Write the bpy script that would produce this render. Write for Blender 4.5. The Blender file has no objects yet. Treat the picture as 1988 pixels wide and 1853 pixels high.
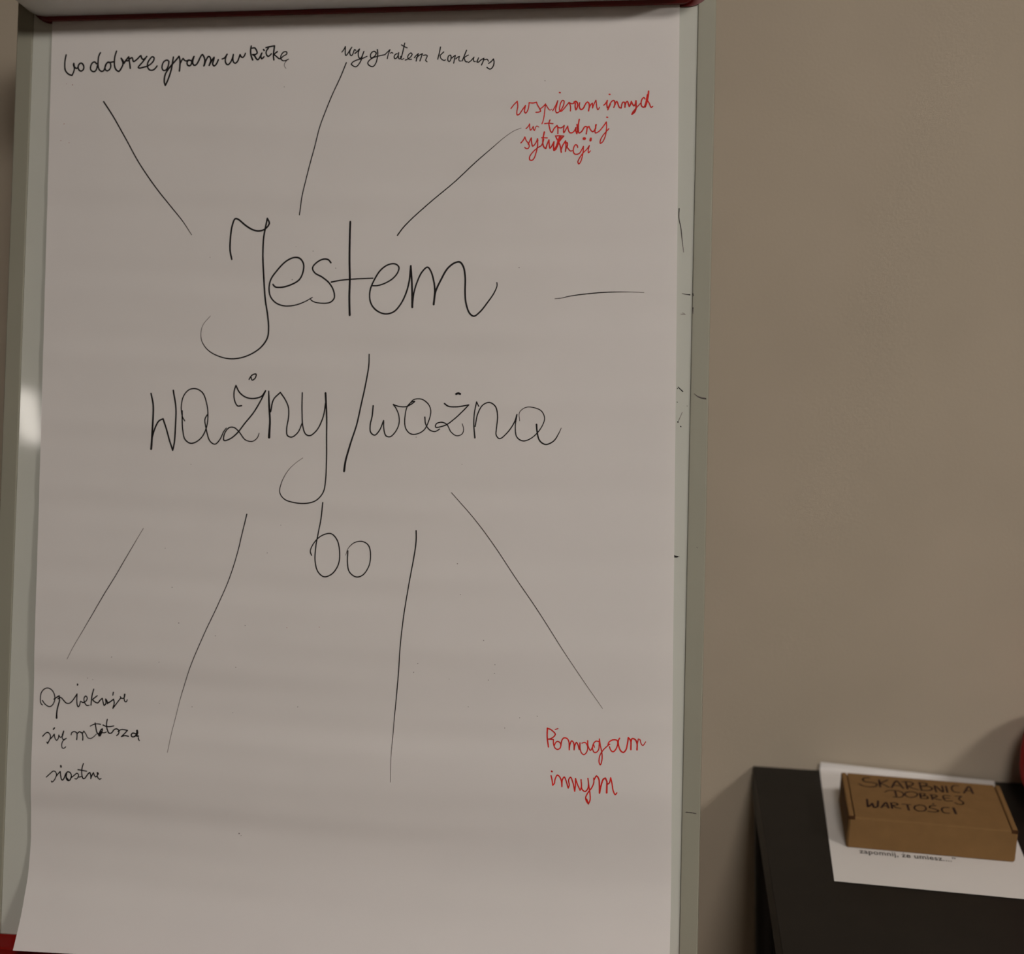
import bpy, bmesh, math, random
from mathutils import Vector, Matrix

# ------------------------------------------------------------------ camera, light, exposure
SC = bpy.context.scene
COL = SC.collection
cam_data = bpy.data.cameras.new('camera')
cam_data.sensor_width = 36.0
cam_data.lens = 53.05
cam_data.clip_start = 0.02
cam_data.dof.use_dof = True
cam_data.dof.focus_distance = 1.43
cam_data.dof.aperture_fstop = 4.0
cam = bpy.data.objects.new('camera', cam_data)
COL.objects.link(cam)
r_, d_, f_ = Vector((0.99526, 0.092406, 0.03032)), Vector((0.049969, -0.218417, -0.974575)), Vector((-0.083434, 0.971471, -0.221999))
mat_ = Matrix((r_, -d_, -f_)).transposed().to_4x4()
mat_.translation = Vector((0, 0, 1.4957))
cam.matrix_world = mat_
SC.camera = cam

world = bpy.data.worlds.new('world')
SC.world = world
world.use_nodes = True
world.node_tree.nodes['Background'].inputs[0].default_value = (1.0, 0.92, 0.83, 1)
world.node_tree.nodes['Background'].inputs[1].default_value = 0.02

SC.view_settings.view_transform = 'Standard'
SC.view_settings.look = 'None'
SC.view_settings.gamma = 1.0
SC.view_settings.use_curve_mapping = False
SC.view_settings.exposure = 0.0
LAMP_DIM = 12.0
LAMP = 45.5                 # radiance of the ceiling panels
LAMP_COL = (1.0, 0.925, 0.845, 1)

# ------------------------------------------------------------------ helpers
def mat(name, col, rough=0.6, spec=0.5, coat=0.0, noise=0.0, nscale=40, bump=0.0, bscale=300, bdist=0.001, col2=None, trans=0.0, detail=3.0):
    m = bpy.data.materials.new(name)
    m.use_nodes = True
    nt = m.node_tree
    b = nt.nodes['Principled BSDF']
    b.inputs['Base Color'].default_value = (*col, 1)
    b.inputs['Roughness'].default_value = rough
    b.inputs['Specular IOR Level'].default_value = spec
    b.inputs['Coat Weight'].default_value = coat
    b.inputs['Coat Roughness'].default_value = 0.06
    tc = nt.nodes.new('ShaderNodeTexCoord')
    if noise > 0 or col2:
        n = nt.nodes.new('ShaderNodeTexNoise')
        n.inputs['Scale'].default_value = nscale
        n.inputs['Detail'].default_value = detail
        nt.links.new(tc.outputs['Object'], n.inputs['Vector'])
        rp = nt.nodes.new('ShaderNodeValToRGB')
        c2 = col2 or tuple(c * (1 - noise) for c in col)
        rp.color_ramp.elements[0].color = (*c2, 1)
        rp.color_ramp.elements[1].color = (*(tuple(min(1, c * (1 + noise)) for c in col)), 1)
        rp.color_ramp.elements[0].position = 0.3
        rp.color_ramp.elements[1].position = 0.7
        nt.links.new(n.outputs['Fac'], rp.inputs['Fac'])
        nt.links.new(rp.outputs['Color'], b.inputs['Base Color'])
    if bump > 0:
        n2 = nt.nodes.new('ShaderNodeTexNoise')
        n2.inputs['Scale'].default_value = bscale
        n2.inputs['Detail'].default_value = 4
        nt.links.new(tc.outputs['Object'], n2.inputs['Vector'])
        bp = nt.nodes.new('ShaderNodeBump')
        bp.inputs['Strength'].default_value = bump
        bp.inputs['Distance'].default_value = bdist
        nt.links.new(n2.outputs['Fac'], bp.inputs['Height'])
        nt.links.new(bp.outputs['Normal'], b.inputs['Normal'])
    return m

def mesh_obj(name, verts, faces, material, parent=None, smooth=False, ink=None):
    me = bpy.data.meshes.new(name)
    me.from_pydata([tuple(v) for v in verts], [], faces)
    if ink:
        at = me.attributes.new('ink', 'FLOAT', 'FACE')
        at.data.foreach_set('value', ink)
    else:
        me.validate()
    me.update()
    if smooth:
        me.polygons.foreach_set('use_smooth', [True] * len(me.polygons))
    if material:
        me.materials.append(material)
    o = bpy.data.objects.new(name, me)
    COL.objects.link(o)
    if parent:
        o.parent = parent
    return o

def bm_obj(name, bm, material, parent=None, smooth=False):
    bmesh.ops.recalc_face_normals(bm, faces=bm.faces)
    me = bpy.data.meshes.new(name)
    bm.to_mesh(me)
    bm.free()
    if smooth:
        me.polygons.foreach_set('use_smooth', [True] * len(me.polygons))
    if material:
        me.materials.append(material)
    o = bpy.data.objects.new(name, me)
    COL.objects.link(o)
    if parent:
        o.parent = parent
    return o

def empty(name, mtx, label, cat, group=None):
    o = bpy.data.objects.new(name, None)
    o.empty_display_size = 0.1
    COL.objects.link(o)
    o.matrix_world = mtx
    tag(o, label, cat, group)
    return o

def tag(o, label, cat=None, group=None):
    o['label'] = label
    if cat:
        o['category'] = cat
    if group:
        o['group'] = group
    return o

def add_box(bm, x0, x1, y0, y1, z0, z1, bevel=0.0, seg=2):
    vs = [bm.verts.new((x, y, z)) for x in (x0, x1) for y in (y0, y1) for z in (z0, z1)]
    fs = [(0, 1, 3, 2), (4, 6, 7, 5), (0, 4, 5, 1), (2, 3, 7, 6), (0, 2, 6, 4), (1, 5, 7, 3)]
    faces = [bm.faces.new([vs[i] for i in f]) for f in fs]
    if bevel > 0:
        es = list({e for f in faces for e in f.edges})
        bmesh.ops.bevel(bm, geom=es, offset=bevel, segments=seg, profile=0.5, affect='EDGES')

def box_obj(name, dims, material, parent=None, bevel=0.0, seg=2, smooth=False):
    bm = bmesh.new()
    add_box(bm, *dims, bevel=bevel, seg=seg)
    return bm_obj(name, bm, material, parent, smooth)

def add_tube(bm, a, b, r0, r1=None, n=16):
    r1 = r0 if r1 is None else r1
    a, b = Vector(a), Vector(b)
    d = (b - a).normalized()
    s = d.orthogonal().normalized()
    t = d.cross(s)
    ra = [bm.verts.new(a + (s * math.cos(k * 2 * math.pi / n) + t * math.sin(k * 2 * math.pi / n)) * r0) for k in range(n)]
    rb = [bm.verts.new(b + (s * math.cos(k * 2 * math.pi / n) + t * math.sin(k * 2 * math.pi / n)) * r1) for k in range(n)]
    for k in range(n):
        bm.faces.new((ra[k], ra[(k + 1) % n], rb[(k + 1) % n], rb[k]))
    bm.faces.new(ra[::-1])
    bm.faces.new(rb)

def extrude_profile(bm, prof, x0, x1):
    """prof: closed list of (y, z); prism along x"""
    a = [bm.verts.new((x0, y, z)) for y, z in prof]
    b = [bm.verts.new((x1, y, z)) for y, z in prof]
    n = len(prof)
    for k in range(n):
        bm.faces.new((a[k], a[(k + 1) % n], b[(k + 1) % n], b[k]))
    bm.faces.new(a[::-1])
    bm.faces.new(b)

# ---- handwriting: 'x,y x,y | x,y' in 0.1 mm, '|' is a sharp corner
def parse(s):
    segs, cur = [], []
    for t in s.split():
        if t == '|':
            segs.append(cur)
            cur = [cur[-1]]
        else:
            a, b = t.split(',')
            cur.append((int(a) * 1e-4, int(b) * 1e-4))
    segs.append(cur)
    return [g for g in segs if len(g) > 1]

def spline(pts, step):
    """centripetal Catmull-Rom"""
    P = [Vector(p) for p in pts]
    P = [P[0] + (P[0] - P[1])] + P + [P[-1] + (P[-1] - P[-2])]
    out = []
    for i in range(1, len(P) - 2):
        p0, p1, p2, p3 = P[i - 1], P[i], P[i + 1], P[i + 2]
        t0 = 0
        t1 = t0 + max(1e-5, (p1 - p0).length) ** .5
        t2 = t1 + max(1e-5, (p2 - p1).length) ** .5
        t3 = t2 + max(1e-5, (p3 - p2).length) ** .5
        n = max(2, int((p2 - p1).length / step))
        for k in range(n):
            t = t1 + (t2 - t1) * k / n
            A1 = p0 * ((t1 - t) / (t1 - t0)) + p1 * ((t - t0) / (t1 - t0))
            A2 = p1 * ((t2 - t) / (t2 - t1)) + p2 * ((t - t1) / (t2 - t1))
            A3 = p2 * ((t3 - t) / (t3 - t2)) + p3 * ((t - t2) / (t3 - t2))
            B1 = A1 * ((t2 - t) / (t2 - t0)) + A2 * ((t - t0) / (t2 - t0))
            B2 = A2 * ((t3 - t) / (t3 - t1)) + A3 * ((t - t1) / (t3 - t1))
            out.append(B1 * ((t2 - t) / (t2 - t1)) + B2 * ((t - t1) / (t2 - t1)))
    out.append(P[-2])
    return out

def stroke(V, F, s, w0, wm, w1, place, step=0.0012, dens=None):
    """a felt-pen stroke as a flat ribbon with round joins, lying on place(x, y)"""
    line = []
    for g in parse(s):
        q = spline(g, step)
        line += q if not line else q[1:]
    L = [0.0]
    for a, b in zip(line, line[1:]):
        L.append(L[-1] + (b - a).length)
    tot = L[-1] or 1e-6
    def wid(t):
        e = min(1.0, tot / 0.02)
        if t < .5:
            k = t * 2
            return w0 + (wm - w0) * (1 - (1 - k) ** 3)
        k = t * 2 - 1
        return wm + (w1 - wm) * k ** 2
    lift = len(F) * 1e-9
    R, Q = [], []
    for p, l in zip(line, L):
        w = wid(l / tot)
        R.append(max(w, .62 if dens is not None else 0) * 0.0005)
        Q.append(min(1.0, max(.12, (w - .12) / .85)))
    for i in range(len(line) - 1):
        a, b = line[i], line[i + 1]
        d = b - a
        if d.length < 1e-7:
            continue
        nrm = Vector((-d.y, d.x)).normalized()
        k = len(V)
        for c, rr, sg in ((a, R[i], 1), (a, R[i], -1), (b, R[i + 1], -1), (b, R[i + 1], 1)):
            q = c + nrm * rr * sg
            V.append(place(q.x, q.y, lift))
        F.append((k, k + 1, k + 2, k + 3))
        if dens is not None:
            dens.append((Q[i] + Q[i + 1]) / 2)
    # round joins where the direction turns, and round ends
    for i, p in enumerate(line):
        turn = 1.0
        if 0 < i < len(line) - 1:
            d1, d2 = line[i] - line[i - 1], line[i + 1] - line[i]
            if d1.length > 1e-7 and d2.length > 1e-7:
                turn = d1.angle(d2)
        if turn > 0.12:
            n = 10
            k = len(V)
            for j in range(n):
                q = p + Vector((math.cos(j * 2 * math.pi / n), math.sin(j * 2 * math.pi / n))) * R[i]
                V.append(place(q.x, q.y, lift + 2e-6))
            F.append(tuple(range(k, k + n)))
            if dens is not None:
                dens.append(Q[i])

WRITING = [
  ('handwriting', 'black', 'black handwritten words bo dobrze gram w ritke', [
    ('-3021,8955 -3029,8907 -3032,8849 -3024,8797 -3000,8764 -2972,8747 -2948,8742 | -2933,8779 -2926,8814 -2938,8853 -2934,8865 -2925,8827 -2904,8812 -2884,8826', 1.61, 1.61, 1.61),
    ('-2867,8864 -2885,8842 -2884,8810 -2866,8787 -2846,8785 -2826,8806 -2828,8841 -2849,8865 -2867,8864', 1.61, 1.61, 1.61),
    ('-2688,8854 -2708,8875 -2732,8868 -2750,8836 -2752,8801 -2731,8778 -2705,8777 -2686,8803 -2680,8835', 1.61, 1.61, 1.61),
    ('-2652,8969 -2667,8937 -2673,8886 -2671,8834 -2659,8796 -2634,8776 -2611,8782 -2599,8807 -2584,8852 -2564,8871 -2543,8861 -2535,8825 -2548,8793 -2571,8780 -2593,8794 -2594,8833 -2574,8863 -2538,8867 -2498,8874', 1.61, 1.61, 1.61),
    ('-2479,8981 -2493,8933 -2498,8876 -2493,8824 -2475,8788 -2447,8772 -2422,8803 -2404,8848 -2413,8880 -2427,8907 -2412,8890 -2392,8854 | -2378,8879 -2346,8920 | -2340,8885 -2332,8846 -2325,8801', 1.67, 1.67, 1.67),
    ('-2371,8879 -2351,8879 -2332,8901 -2309,8910 -2300,8884 -2291,8870 -2252,8896 -2216,8930 -2210,8909 -2192,8889 -2166,8904 -2153,8920 | -2185,8875 -2220,8836 -2241,8809 -2229,8801 -2189,8808 -2144,8820 -2111,8838 -2079,8873 -2075,8905 -2094,8915 -2120,8890 -2141,8849 -2138,8804 -2116,8779 -2082,8778 -2057,8796 -2040,8819', 1.61, 1.59, 1.56),
    ('-1921,8869 -1937,8877 -1967,8864 -1985,8826 -1984,8788 -1966,8770 -1940,8780 -1921,8818 -1915,8863', 1.61, 1.61, 1.61),
    ('-1870,8906 -1877,8849 -1888,8779 -1908,8710 -1929,8653 -1946,8618 | -1958,8653 -1957,8704 -1946,8742 -1918,8786 -1886,8824 -1842,8874 -1810,8913 | -1799,8873 -1797,8822 -1801,8763', 1.72, 1.75, 1.77),
    ('-1800,8825 -1785,8860 -1766,8890 -1756,8875 -1733,8863 -1710,8872', 1.56, 1.56, 1.56),
    ('-1683,8865 -1703,8872 -1722,8852 -1718,8823 -1695,8812 -1676,8832 -1672,8864 -1652,8908 -1662,8870 -1663,8838 -1646,8816 -1623,8825 -1601,8862 -1583,8903 -1564,8926 -1547,8902 -1536,8867 -1538,8835 -1544,8809', 1.61, 1.67, 1.72),
    ('-1539,8816 -1523,8867 -1498,8906 -1479,8891 -1473,8859 -1482,8834 -1489,8812', 1.61, 1.61, 1.61),
    ('-1487,8815 -1464,8859 -1440,8895 -1445,8859 -1453,8827 -1436,8805 -1413,8826 -1394,8869', 1.61, 1.61, 1.61),
    ('-1355,8876 -1331,8885 -1304,8924 -1318,8888 -1320,8850 -1306,8821 -1286,8817 -1264,8842 -1246,8886 -1239,8919 -1242,8880 -1235,8842 -1215,8828 -1193,8847 -1178,8885 -1169,8916 -1157,8894 -1139,8886 -1123,8902 -1113,8929', 1.56, 1.51, 1.45),
    ('-1055,9002 -1060,8958 -1054,8907 -1034,8858', 1.61, 1.61, 1.61),
    ('-1044,8980 -1019,8982 -997,8953 -991,8926 -1010,8914 -1037,8913 | -1016,8900 -995,8868 -979,8860 -960,8886 -942,8927 | -951,8895 -940,8868 -918,8888', 1.61, 1.61, 1.61),
    ('-926,8963 -918,8953', 1.61, 1.61, 1.61),
    ('-902,8981 -857,8991 -813,8998 | -818,8946 -821,8896 -814,8854', 1.56, 1.59, 1.61),
    ('-876,8974 -896,8948 -896,8916 -876,8891 -854,8904 -842,8918', 1.56, 1.51, 1.45),
    ('-781,8938 -803,8922 -814,8909 | -789,8889 -753,8864 -718,8890 -683,8911 -684,8932 -713,8934 -738,8906 -745,8875 -726,8846 -694,8844 -662,8859', 1.56, 1.26, 0.97),
    ('-684,8841 -700,8820 -704,8792 -686,8765', 0.81, 0.67, 0.54),
  ]),
  ('handwriting', 'black', 'thin black handwritten words wygralem konkurs', [
    ('-115,8919 -99,8939 -81,8973 | -81,8928 -78,8891 -71,8882 -51,8907 -27,8948 -15,8964 | -29,8940 -35,8915 -29,8889 -16,8879 -2,8897 14,8941 27,8932', 1.24, 1.21, 1.18),
    ('19,8901 42,8921 64,8945 | 53,8908 56,8871 69,8850 86,8858 98,8887 110,8920 | 94,8870 83,8828 59,8787 38,8767 17,8769 -16,8792 | -1,8814 40,8834 86,8845 116,8857 144,8870', 1.34, 1.21, 1.08),
    ('235,8904 215,8919 190,8907 178,8881 184,8853 204,8857 227,8875 237,8900', 1.24, 1.24, 1.24),
    ('246,8935 252,8900 249,8854 236,8800 215,8769 195,8764 164,8781 153,8802 167,8827 205,8853 255,8868 328,8883', 1.29, 1.18, 1.08),
    ('326,8884 350,8908 375,8932 | 359,8885 350,8841', 1.08, 1.08, 1.08),
    ('379,8895 393,8902 405,8895', 1.02, 1.08, 1.13),
    ('448,8889 431,8883 419,8859 426,8840 441,8843 459,8870 464,8899 | 460,8866 470,8837 487,8840 498,8873 513,8944 522,8993', 1.18, 1.18, 1.18),
    ('486,8861 487,8840 500,8830 518,8840', 1.18, 1.08, 0.97),
    ('490,8977 517,8960 549,8945', 1.08, 1.08, 1.08),
    ('533,8823 558,8833 587,8855 601,8879 588,8894 565,8876 556,8851 571,8830 596,8830', 1.18, 1.13, 1.08),
    ('623,8845 643,8868 664,8885 | 652,8849 643,8810', 1.13, 1.13, 1.13),
    ('642,8841 677,8871 704,8884 | 692,8844 681,8811', 1.13, 1.13, 1.13),
    ('715,8866 740,8870 754,8861 745,8835 739,8816 754,8801', 1.13, 1.05, 0.97),
    ('884,8945 876,8898 860,8824', 1.24, 1.21, 1.18),
    ('918,8896 898,8877 882,8863 | 889,8836 904,8821 925,8810 938,8816', 1.18, 1.13, 1.08),
    ('988,8862 971,8859 961,8834 964,8807 977,8798 991,8817 994,8846 988,8862', 1.18, 1.18, 1.18),
    ('1003,8833 1019,8849 1036,8859 | 1028,8820 1021,8781', 1.13, 1.13, 1.13),
    ('1041,8824 1059,8840 1077,8848 | 1072,8823 1077,8802 1095,8802', 1.13, 1.08, 1.02),
    ('1146,8907 1131,8867 1106,8802', 1.24, 1.18, 1.13),
    ('1166,8859 1144,8848 1125,8834 | 1134,8805 1143,8793 1158,8792', 1.13, 1.1, 1.08),
    ('1168,8784 1191,8800 1223,8837 | 1217,8816 1224,8794 1238,8795', 1.13, 1.08, 1.02),
    ('1268,8829 1261,8809 1253,8790 1269,8786 1290,8806 1322,8824 | 1315,8793 1299,8756', 1.13, 1.16, 1.18),
    ('1323,8809 1339,8811 1355,8814 1368,8792', 1.13, 1.05, 0.97),
    ('1370,8771 1393,8787 1417,8815 | 1424,8787 1419,8750 1399,8719 1381,8715 1355,8732', 1.18, 1.18, 1.18),
  ]),
  ('handwriting', 'red', 'red handwritten words wspieram innych', [
    ('1603,8320 1628,8354 1664,8390 | 1670,8342 1662,8288 1665,8256 1684,8261 1714,8303 1746,8348 | 1739,8310 1739,8283 1751,8273 1768,8298 1778,8336 1781,8375 | 1816,8370 1854,8378 | 1864,8350 1886,8315 1896,8288 1875,8280 1850,8279', 1.13, 1.16, 1.18),
    ('1893,8313 1920,8334 1944,8360 | 1936,8291 1930,8230 1923,8192 1912,8163', 1.18, 1.1, 1.02),
    ('1950,8347 1966,8321 1987,8298 2006,8307', 1.13, 0.97, 0.81),
    ('2015,8292 2038,8332 2063,8389 | 2051,8339 2043,8297 2053,8270 2077,8279 2107,8315 2123,8357 2124,8384 2111,8392 2094,8373 2084,8335 2081,8300 2094,8283 2119,8304 2152,8345 2174,8371 | 2188,8333 2188,8287', 1.13, 1.18, 1.24),
    ('2178,8366 2201,8356 2224,8363', 1.08, 1.08, 1.08),
    ('2221,8372 2238,8380 2254,8366 2260,8339 2251,8313 2242,8296 | 2234,8324 2235,8363', 1.4, 1.34, 1.29),
    ('2277,8365 2274,8335 2278,8312 2293,8297 2312,8308 2325,8338', 1.24, 1.21, 1.18),
    ('2077,8468 2085,8466', 1.4, 1.4, 1.4),
    ('2246,8373 2257,8357 2255,8326 2249,8302', 1.24, 1.21, 1.18),
    ('2277,8365 2274,8337 2281,8309 2296,8298 2318,8317 2336,8356 2353,8371 2367,8359 2372,8335 2365,8284', 1.18, 1.29, 1.4),
    ('2372,8316 2387,8347 2401,8359 | 2404,8311 | 2415,8346 2435,8387 | 2440,8354 2447,8310 2457,8293 2472,8318', 1.29, 1.13, 0.97),
    ('2512,8337 2530,8354 2546,8384 | 2542,8344 2548,8309 | 2560,8320 2574,8352 2593,8377 2609,8382 2619,8363 2618,8335 2610,8314', 1.18, 1.26, 1.34),
    ('2552,8291 2564,8316 2578,8348', 1.29, 1.24, 1.18),
    ('2621,8339 2631,8366 2640,8370 2653,8338 2665,8311 2682,8306 | 2686,8338 2697,8363 2714,8361 | 2719,8337 2718,8314', 1.24, 1.32, 1.4),
    ('2721,8337 2728,8361 2741,8370 2750,8348 2760,8319 | 2769,8336 2779,8368 | 2790,8344 2804,8326 2816,8339 2823,8375 | 2825,8335 2824,8296 2810,8261 2787,8244', 1.29, 1.45, 1.61),
    ('2789,8248 2798,8269 2817,8292 2836,8315 2870,8352', 1.56, 1.26, 0.97),
    ('2808,8261 2821,8284 2828,8308', 1.72, 1.45, 1.18),
    ('2911,8389 2899,8405 2882,8389 2873,8354 2878,8323 2894,8311 2913,8315', 1.13, 1.26, 1.4),
    ('2943,8465 2940,8423 2929,8365 2913,8315', 1.61, 1.72, 1.83),
    ('2934,8431 2920,8353 2909,8318', 1.72, 1.67, 1.61),
    ('2935,8373 2951,8349 2971,8307 2986,8317', 1.24, 1.21, 1.18),
    ('2563,8441 2571,8440', 1.4, 1.4, 1.4),
  ]),
  ('handwriting', 'red', 'red handwritten words w trudnej', [
    ('1758,8118 1775,8135 1791,8164 | 1794,8128 1802,8101 1816,8118 1828,8139 | 1831,8113 1841,8098 1850,8127 1862,8142 1884,8131', 1.18, 1.02, 0.86),
    ('1939,8165 1977,8168 2021,8163', 1.18, 1.18, 1.18),
    ('1990,8200 1980,8169 1988,8125 2001,8086 2013,8076 2032,8114 2062,8145 | 2070,8114 2071,8065', 1.24, 1.26, 1.29),
    ('2067,8133 2084,8121 2109,8123 2132,8144 | 2126,8108 2129,8072 2148,8103 2166,8137 | 2172,8103 2187,8073 2211,8071 2234,8092 2246,8121 | 2246,8087 2257,8060 | 2261,8096 2256,8152', 1.18, 1.24, 1.29),
    ('2277,8202 2271,8164 2270,8111 2278,8067 2302,8081 2334,8129 2356,8126 | 2354,8095 2348,8057', 1.4, 1.34, 1.29),
    ('2264,8140 2264,8077', 1.4, 1.4, 1.4),
    ('2356,8114 2373,8131 | 2388,8099 2412,8077 2431,8099 2444,8147 | 2435,8103 2436,8065 2469,8079 2507,8122 2541,8172 | 2545,8126 2541,8073 2528,8015 2505,7972 2486,7963 2488,7997 2518,8049 2567,8105', 1.24, 1.16, 1.08),
    ('2439,8144 2438,8108', 1.45, 1.4, 1.34),
    ('2544,8219 2552,8217', 1.4, 1.4, 1.4),
  ]),
  ('handwriting', 'red', 'red handwritten word sytulacji with a crossed out letter', [
    ('1710,7978 1732,8003 1748,8036 | 1761,8002 1784,7973 1794,7948 1785,7924 1766,7920 1748,7934', 1.18, 1.13, 1.08),
    ('1784,7963 1795,7992 1811,8026 | 1815,7982 1828,7943 1852,7967 1872,8008 | 1876,7957 1863,7884 1845,7826 1822,7803 1800,7812 1801,7842 1834,7890 1877,7928 1910,7947', 1.24, 1.21, 1.18),
    ('1872,8015 1876,7996', 1.51, 1.45, 1.4),
    ('1938,8082 1928,8024 1926,7971 1939,7932 1957,7919 | 1968,7960 1985,8004 | 1989,7960 1998,7921 2016,7945 2035,7986', 1.51, 1.37, 1.24),
    ('1913,8027 1969,8024', 1.08, 1.13, 1.18),
    ('1910,7947 1924,7971 1933,8009', 1.18, 1.24, 1.29),
    ('2035,7986 2033,7940 2037,7899 2056,7911', 1.34, 1.42, 1.51),
    ('2037,7901 2064,7949 2073,7988 2091,8031', 1.61, 1.61, 1.61),
    ('2056,7916 2078,7969 2087,8027', 1.83, 1.77, 1.72),
    ('2048,8042 2063,8012 2078,7988 2098,7939 2109,7881', 1.29, 1.4, 1.51),
    ('2050,8041 2086,8043 2130,8039 | 2106,8012 2085,7983', 1.29, 1.29, 1.29),
    ('2089,8036 2106,8026 2092,8002', 1.4, 1.34, 1.29),
    ('2107,7901 2122,7949 2148,7992 | 2154,7948 2150,7888', 1.29, 1.34, 1.4),
    ('2148,7968 2165,7975 2168,7943 2157,7924 2150,7900', 1.24, 1.26, 1.29),
    ('2161,7936 2181,7909 2201,7890 2215,7894', 1.18, 1.1, 1.02),
    ('2269,7925 2262,7947 2245,7952 2229,7923 2227,7884 2242,7860 2283,7864 2306,7898 2324,7936 | 2323,7888 2313,7825 2299,7782 2283,7763 2273,7783 2289,7821 2321,7869 2354,7902 2382,7943 | 2373,7907 2374,7870 2393,7890', 1.24, 1.16, 1.08),
    ('2327,8012 2334,8012', 2.9, 2.9, 2.9),
    ('2394,8011 2391,7993', 2.26, 2.26, 2.26),
  ]),
  ('handwriting', 'black', 'large black handwritten word Jestem', [
    ('-1184,6841 -1205,6931 -1205,7066 -1191,7182 -1165,7250 -1137,7247 -1052,7182 -977,7138 -912,7125 -848,7145 -808,7202 -831,7252 | -844,7171 -861,7055 -864,6930 -855,6751 -840,6572 -819,6412 -793,6269 -780,6145 -789,6056 -846,5967 -935,5899 -1044,5854 -1163,5840 -1275,5861 -1398,5923 -1466,6008 -1482,6088 -1462,6178 -1389,6269', 1.77, 1.72, 0.43),
    ('-751,6589 -728,6564 -663,6559 -564,6586 -483,6635 -444,6715 -442,6795 -481,6848 -536,6857 -617,6822 -715,6724 -776,6635 -789,6546 -770,6465 -713,6403 -621,6372 -511,6381 -412,6417 -341,6457', 1.61, 1.61, 0.97),
    ('-161,6803 -189,6834 -243,6839 -315,6799 -348,6750 -321,6701 -247,6661 -172,6599 -125,6519 -118,6449 -157,6409 -239,6400 -321,6413 -358,6435', 1.56, 1.51, 0.97),
    ('22,7213 24,6927 34,6661 35,6484 45,6283', 1.94, 2.04, 2.15),
    ('-153,6612 -56,6630 44,6639 134,6645 269,6650', 1.51, 1.32, 1.13),
    ('265,6575 320,6577 400,6604 471,6648 518,6705 529,6758 494,6789 431,6786 352,6736 283,6634 245,6537 243,6449 268,6379 328,6321 409,6295 489,6317 559,6397 609,6511 637,6634 648,6771 | 658,6661 667,6520 674,6362', 1.29, 1.56, 2.04),
    ('675,6371 685,6502 713,6608 764,6713 816,6757 848,6722 882,6617 894,6520 887,6390', 1.51, 1.56, 2.04),
    ('888,6397 903,6520 953,6634 1020,6748 1090,6801 1138,6807 1175,6757 1193,6660 1195,6520 1207,6407 1245,6306 1289,6276 1350,6320 1418,6407 1477,6494 1510,6573 1508,6606', 1.83, 1.77, 1.08),
  ]),
  ('handwriting', 'black', 'large black handwritten word wazny', [
    ('-1983,5485 -1957,5374 -1951,5227 -1955,5079 -1962,4925', 1.51, 1.88, 2.26),
    ('-1957,5030 -1929,5128 -1887,5209 -1845,5230 | -1807,5130 -1770,5008 -1735,4916 | -1719,5009 -1712,5181 -1718,5352 -1750,5518', 1.61, 1.61, 1.61),
    ('-1617,5212 -1644,5255 -1661,5353 -1639,5464 -1584,5526 -1514,5537 -1442,5497 -1401,5405 -1380,5283 -1386,5160 -1427,5062 -1489,5006 -1552,4989 -1611,5029 -1636,5132 -1650,5314', 1.08, 1.29, 1.4),
    ('-1386,5277 -1408,5234 -1391,5136 -1349,5014 -1297,4984 -1248,5028 -1206,5114 -1182,5145', 1.4, 1.24, 1.08),
    ('-1034,5373 -1076,5370 -1110,5433 -1115,5519 -1099,5574 | -1061,5507 -997,5459 -920,5445 -833,5467 -791,5524 | -832,5436 -903,5313 -988,5203 -1073,5092 -1147,5036 -1203,5023 -1199,5090 -1151,5152 -1100,5152 -1048,5110 -982,5032 -906,5019 -857,5058 -842,5099', 1.29, 1.45, 0.86),
    ('-965,5636 -934,5679 -893,5689 -902,5649 -933,5628 -947,5667', 1.4, 1.29, 1.18),
    ('-759,5520 -747,5340 -736,5218 -738,5060', 1.29, 1.94, 2.58),
    ('-733,5316 -706,5438 -639,5509 | -587,5439 -553,5366 -547,5269 -561,5148 -550,5081 -506,5066 -445,5113 -404,5211', 1.51, 1.34, 1.18),
    ('-414,5508 -411,5320 -397,5174 -363,5096 -319,5084 -252,5140 -194,5274 -174,5407', 1.34, 1.32, 1.29),
    ('-177,5507 -162,5323 -152,5105 -147,4864 -150,4646 -171,4525 -237,4446 -323,4416 -447,4417 -561,4451 -611,4516 -598,4614 -533,4736 -460,4810 -389,4862', 2.04, 1.29, 0.32),
  ]),
  ('handwriting', 'black', 'long black slash between the two large words', [
    ('252,5896 253,5775 225,5590 184,5379 143,5181 88,4996 46,4838 35,4739', 1.18, 1.51, 2.15),
  ]),
  ('handwriting', 'black', 'thinner black handwritten word wazna after the slash', [
    ('309,5387 301,5288 284,5196 293,5124 334,5098 379,5145 417,5244 | 423,5159 448,5093 488,5084 540,5134 572,5213 569,5292 540,5364 510,5403 | 567,5384 647,5384 725,5435 699,5431 653,5385 630,5279 639,5175 688,5119 748,5114 826,5158 876,5270 887,5348 859,5413 791,5458 712,5451 666,5398', 1.51, 1.18, 1.02),
    ('829,5282 838,5217 879,5159 933,5142 979,5167', 1.29, 1.18, 1.08),
    ('1021,5418 1059,5392 1138,5386 1263,5407 | 1205,5346 1128,5273 1037,5207 938,5186 944,5218 997,5235 1050,5213 1092,5142 1152,5104 1205,5124 1217,5170 1202,5222', 1.4, 1.18, 0.81),
    ('1135,5513 1156,5520 1174,5513', 2.1, 2.1, 2.1),
    ('1362,5393 1339,5438 | 1318,5314 1317,5210 1331,5087', 0.97, 1.18, 1.61),
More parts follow.
